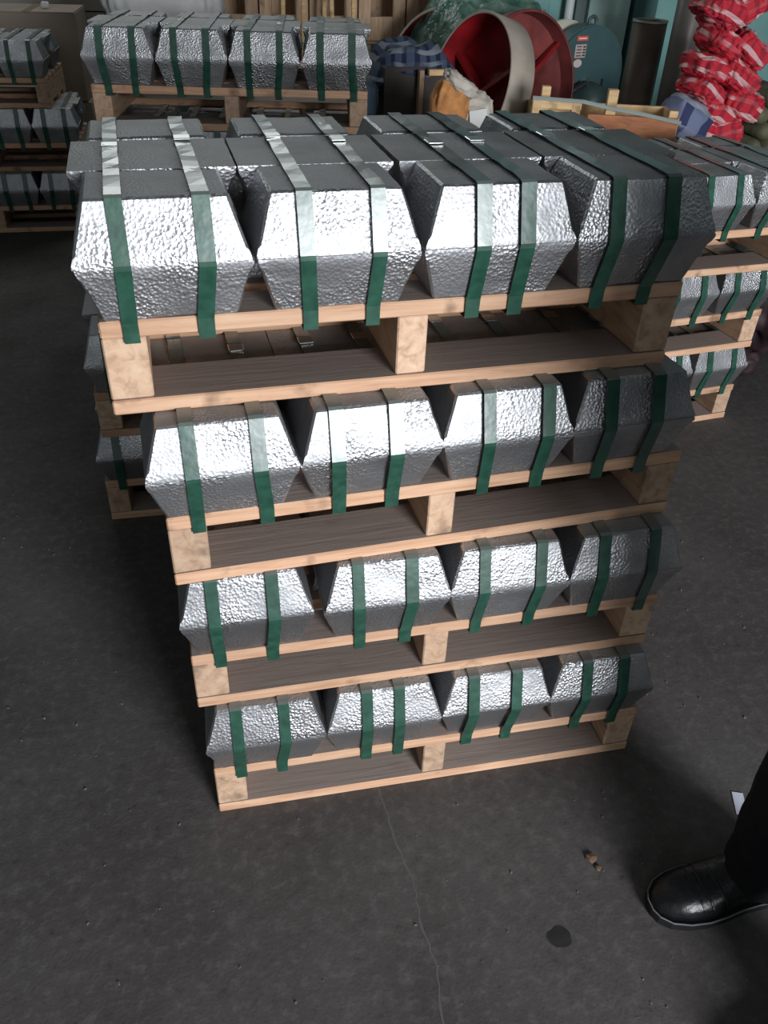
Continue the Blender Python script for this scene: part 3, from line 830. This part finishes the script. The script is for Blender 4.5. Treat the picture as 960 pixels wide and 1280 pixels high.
ext([(cb_, oy+.10, .86), (.045, oy+.16, .50), (-.0, oy+.17, .12), (-.01, oy+.17, .06)], [.066, .044, .034, .030], 0)
body = skin_mesh('body', V, E_, R1, 0, M_skin, P)
# clothes: trousers and shirt follow the body
def loft(name, secs, m, parent, n=28, seed=0, amp=.004, close=True):
    bm = bmesh.new(); rings = []
    for (cx, cy, z, rx, ry) in secs:
        rg = []
        for k in range(n):
            a = 2*PI*k/n
            q = 1 + amp/max(rx, .01)*noise.noise(Vector((math.cos(a)*2, math.sin(a)*2, z*9+seed)))*2
            rg.append(bm.verts.new((cx + rx*q*math.cos(a), cy + ry*q*math.sin(a), z)))
        rings.append(rg)
    for a, b_ in zip(rings, rings[1:]):
        for k in range(n): bm.faces.new((a[k], a[(k+1) % n], b_[(k+1) % n], b_[k]))
    if close: bm.faces.new(rings[-1])
    bmesh.ops.recalc_face_normals(bm, faces=bm.faces)
    return obj(name, bm, m, parent, True)
for cx0, cy0, yh in ((0, 0, oy-.09), (0, oy+.17, oy+.09)):
    secs = []
    for k in range(19):
        z = .045 + (.93-.045)*k/18; t_ = k/18
        cx = cb_*t_**2 + .036*math.sin(PI*min(1, t_*1.02)); cy = cy0 + (yh-cy0)*t_
        rx = .067 + .037*t_ + (.006*math.sin(k*2.1) if k < 6 else 0); ry = .062 + .030*t_
        secs.append((cx, cy, z, rx, ry))
    loft('trouser_leg', secs, M_trouser, P, seed=cy0)
loft('trouser_seat', [(cb_, oy, .84, .115, .185), (cb_, oy, .92, .125, .195), (cb_, oy, 1.0, .12, .185), (cb_, oy, 1.04, .11, .17)], M_trouser, P)
loft('shirt', [(cb_, oy, .93, .135, .20), (cb_, oy, 1.05, .13, .19), (cb_, oy, 1.2, .135, .20), (cb_, oy, 1.36, .13, .21), (cb_, oy, 1.43, .105, .19), (cb_+.01, oy, 1.475, .065, .09), (cb_+.01, oy, 1.50, .06, .065)], M_shirt, P, seed=3, close=False)
for s in (-1, 1):
    bm = bmesh.new()
    tube(bm, [(cb_, oy+s*.16, 1.42), (cb_, oy+s*.205, 1.38), (cb_-.02, oy+s*.238, 1.12), (cb_+.05, oy+s*.242, .90)], [.06, .068, .054, .045], 16)
    obj('sleeve', bm, M_shirt, P, True)
# hands with five fingers, on the same figure
for s in (-1,):
    hx, hy, hz = cb_+.078, oy+s*.24, .82
    VV = [(hx, hy, hz+.02), (hx+.004, hy, hz-.035), (hx+.006, hy, hz-.07)]; EE = [(0,1),(1,2)]; RR = [(.024,.016), (.034,.014), (.034,.012)]
    for f, (dy_, L_) in enumerate(((-.027, .062), (-.009, .072), (.009, .068), (.026, .052))):
        i0 = len(VV)
        VV += [(hx+dy_, hy, hz-.085), (hx+dy_, hy-s*.010, hz-.085-L_*.5), (hx+dy_, hy-s*.026, hz-.085-L_*.9)]
        EE += [(2, i0), (i0, i0+1), (i0+1, i0+2)]; RR += [.0095, .0085, .0075]
    i0 = len(VV); VV += [(hx+.036, hy-s*.008, hz-.03), (hx+.050, hy-s*.016, hz-.06), (hx+.052, hy-s*.022, hz-.085)]
    EE += [(1, i0), (i0, i0+1), (i0+1, i0+2)]; RR += [.011, .0095, .008]
    hand = skin_mesh('hand', VV, EE, RR, 0, M_skin, P, 1)
bm = bmesh.new(); bm.from_mesh(hand.data)
for v in bm.verts: v.co.y = 2*oy - v.co.y
bmesh.ops.reverse_faces(bm, faces=bm.faces)
obj('hand', bm, M_skin, P, True)
# head
bm = bmesh.new(); bmesh.ops.create_uvsphere(bm, u_segments=32, v_segments=24, radius=1)
for v in bm.verts:
    c = v.co.copy(); x, y, z = c.x*.098, c.y*.076, c.z*.118
    if z < 0: x *= 1 - .25*(-c.z)**2; y *= 1 - .35*(-c.z)**1.5; x += .012*(-c.z)
    if c.x > .5:
        x += .018*math.exp(-((c.y/.16)**2))*math.exp(-(((c.z+.12)/.18)**2))
        x -= .010*sum(math.exp(-(((c.y-s*.38)/.16)**2)) for s in (-1, 1))*math.exp(-(((c.z-.08)/.12)**2))
        x += .006*math.exp(-((c.y/.25)**2))*math.exp(-(((c.z+.5)/.08)**2))
    v.co = Vector((x, y, z))
head = obj('head', bm, M_skin, P, True); head.location = (cb_+.04, oy, 1.635)
for s in (-1, 1):
    bm = bmesh.new(); bmesh.ops.create_uvsphere(bm, u_segments=12, v_segments=8, radius=.011); o = obj('eye', bm, mat('eye_white', (.7,.7,.68), .3)[0], head, True); o.location = (.078, s*.029, .010)
    bm = bmesh.new(); bmesh.ops.create_uvsphere(bm, u_segments=12, v_segments=8, radius=1)
    bmesh.ops.scale(bm, vec=(.018, .008, .030), verts=bm.verts); o = obj('ear', bm, M_skin, head, True); o.location = (-.002, s*.076, -.002)
bm = bmesh.new(); bmesh.ops.create_uvsphere(bm, u_segments=28, v_segments=18, radius=1)
bmesh.ops.delete(bm, geom=[v for v in bm.verts if v.co.z < .1 + .55*max(0, v.co.x)], context='VERTS')
for v in bm.verts: v.co = Vector((v.co.x*.106-.004, v.co.y*.083, v.co.z*.126)) * (1+.02*noise.noise(v.co*9))
obj('hair', bm, M_hair, head, True)
# shoes
def make_shoe(cy):
    secs = [] # x, halfwidth, height of the upper
    prof = [(x_*1.1, w_*1.08, h_*1.06) for x_, w_, h_ in [(.205, .004, .020), (.198, .020, .036), (.180, .036, .050), (.150, .046, .060), (.115, .050, .064), (.08, .048, .078), (.045, .043, .098), (.01, .040, .112), (-.03, .039, .118), (-.06, .037, .112), (-.082, .028, .095), (-.09, .010, .070)]]
    bm = bmesh.new(); n = 20; rings = []
    for x, hw, h in prof:
        rg = []
        for k in range(n):
            a = 2*PI*k/n; c_, s_ = math.cos(a), math.sin(a)
            y = hw*math.copysign(abs(c_)**.75, c_); z = .018 + (h-.018)*max(0, s_)**.8 if s_ >= 0 else .018
            if x > .05: y += .006*(x-.05)/.15
            if s_ > 0: z += .0015*noise.noise(Vector((x*40, y*40, cy)))
            rg.append(bm.verts.new((x, cy+y, z)))
        rings.append(rg)
    for a, b_ in zip(rings, rings[1:]):
        for k in range(n): bm.faces.new((a[k], a[(k+1) % n], b_[(k+1) % n], b_[k]))
    bm.faces.new(rings[0]); bm.faces.new(rings[-1][::-1]); bmesh.ops.remove_doubles(bm, verts=bm.verts, dist=.0004)
    bmesh.ops.recalc_face_normals(bm, faces=bm.faces)
    sh = obj('shoe', bm, M_leather, P, True)
    sh['label'] = 'black leather lace-up shoe with a shiny toe'
    # sole
    bm = bmesh.new(); A = []; B = []
    out = [(x+.004*(1 if x > 0 else -1), hw+.006) for x, hw, h in prof]
    loop = [(x, cy+w + (.006*(x-.05)/.15 if x > .05 else 0)) for x, w in out] + [(x, cy-w + (.006*(x-.05)/.15 if x > .05 else 0)) for x, w in reversed(out)]
    A = [bm.verts.new((x, y, .0)) for x, y in loop]; B = [bm.verts.new((x, y, .019)) for x, y in loop]
    bm.faces.new(A[::-1]); bm.faces.new(B)
    for i in range(len(A)): j = (i+1) % len(A); bm.faces.new((A[i], A[j], B[j], B[i]))
    bmesh.ops.recalc_face_normals(bm, faces=bm.faces)
    obj('sole', bm, M_black, sh)
    # welt line, toe cap seam, laces
    bm = bmesh.new()
    pts = [(x+.002, y, .0205) for x, y in loop[3:0:-1]] 
    tube(bm, [(x*.99, y, .021) for x, y in loop + [loop[0]]], .0016, 6); obj('welt', bm, mat('grey_welt_thread', (.16,.16,.17), .5)[0], sh)
    bm = bmesh.new()
    for x, hw, h in ((.150, .051, .066), (.132, .0535, .0675), (.105, .0535, .0745)):
        tube(bm, [(x - .012*abs(math.cos(a))**2, cy + .004 + hw*math.copysign(abs(math.cos(a))**.75, math.cos(a)), .018+(h-.017)*max(0, math.sin(a))**.8) for a in [PI*(.08+.84*i/16) for i in range(17)]], .0022, 5)
    obj('toe_seam', bm, M_leather, sh)
    bm = bmesh.new()
    for k in range(4):
        x = .098 - .018*k; z = .071 + .0085*k
        tube(bm, [(x, cy-.022, z-.004), (x, cy, z+.003), (x, cy+.022, z-.004)], .0026, 6)
    obj('laces', bm, M_black, sh)
make_shoe(0.0); make_shoe(oy+.17)
# the upper body turns towards the stack and stands a little to the right of the feet
def twist_mesh(o, theta, shift):
    mw = inv = Matrix.Identity(4)   # these meshes sit at the origin of the figure
    for v in o.data.vertices:
        p = mw @ v.co
        k = max(0.0, min(1.0, (p.z-.40)/.55)); k = k*k*(3-2*k)
        q = Vector((p.x-cb_, p.y-oy, 0)); q = Matrix.Rotation(theta*k, 3, 'Z') @ q
        v.co = inv @ Vector((q.x+cb_+shift*k, q.y+oy, p.z))
for o in P.children:
    if o.name.split('.')[0] in ('body', 'trouser_leg', 'trouser_seat', 'shirt', 'sleeve', 'hand'): twist_mesh(o, -.95, .03)
q = Matrix.Rotation(-.95, 3, 'Z') @ Vector((head.location.x-cb_, head.location.y-oy, 0))
head.location = (q.x+cb_+.03, q.y+oy, head.location.z); head.rotation_euler = (0, .25, -.95)
# small white paper tag beside the trouser leg
bm = bmesh.new(); add_box(bm, (0, 0, .001), (.026, .060, .0012), rz(-.35)); 
for v in bm.verts: v.co.z += .004*max(0, v.co.y*20)**2*.3
o = obj('paper_scrap', bm, simple('white_paper_scrap', (.62,.64,.74), .8, .06)); o.location = (.700, -.195, .0)
tag(o, 'small white paper scrap on the floor beside the black trouser leg', 'paper')
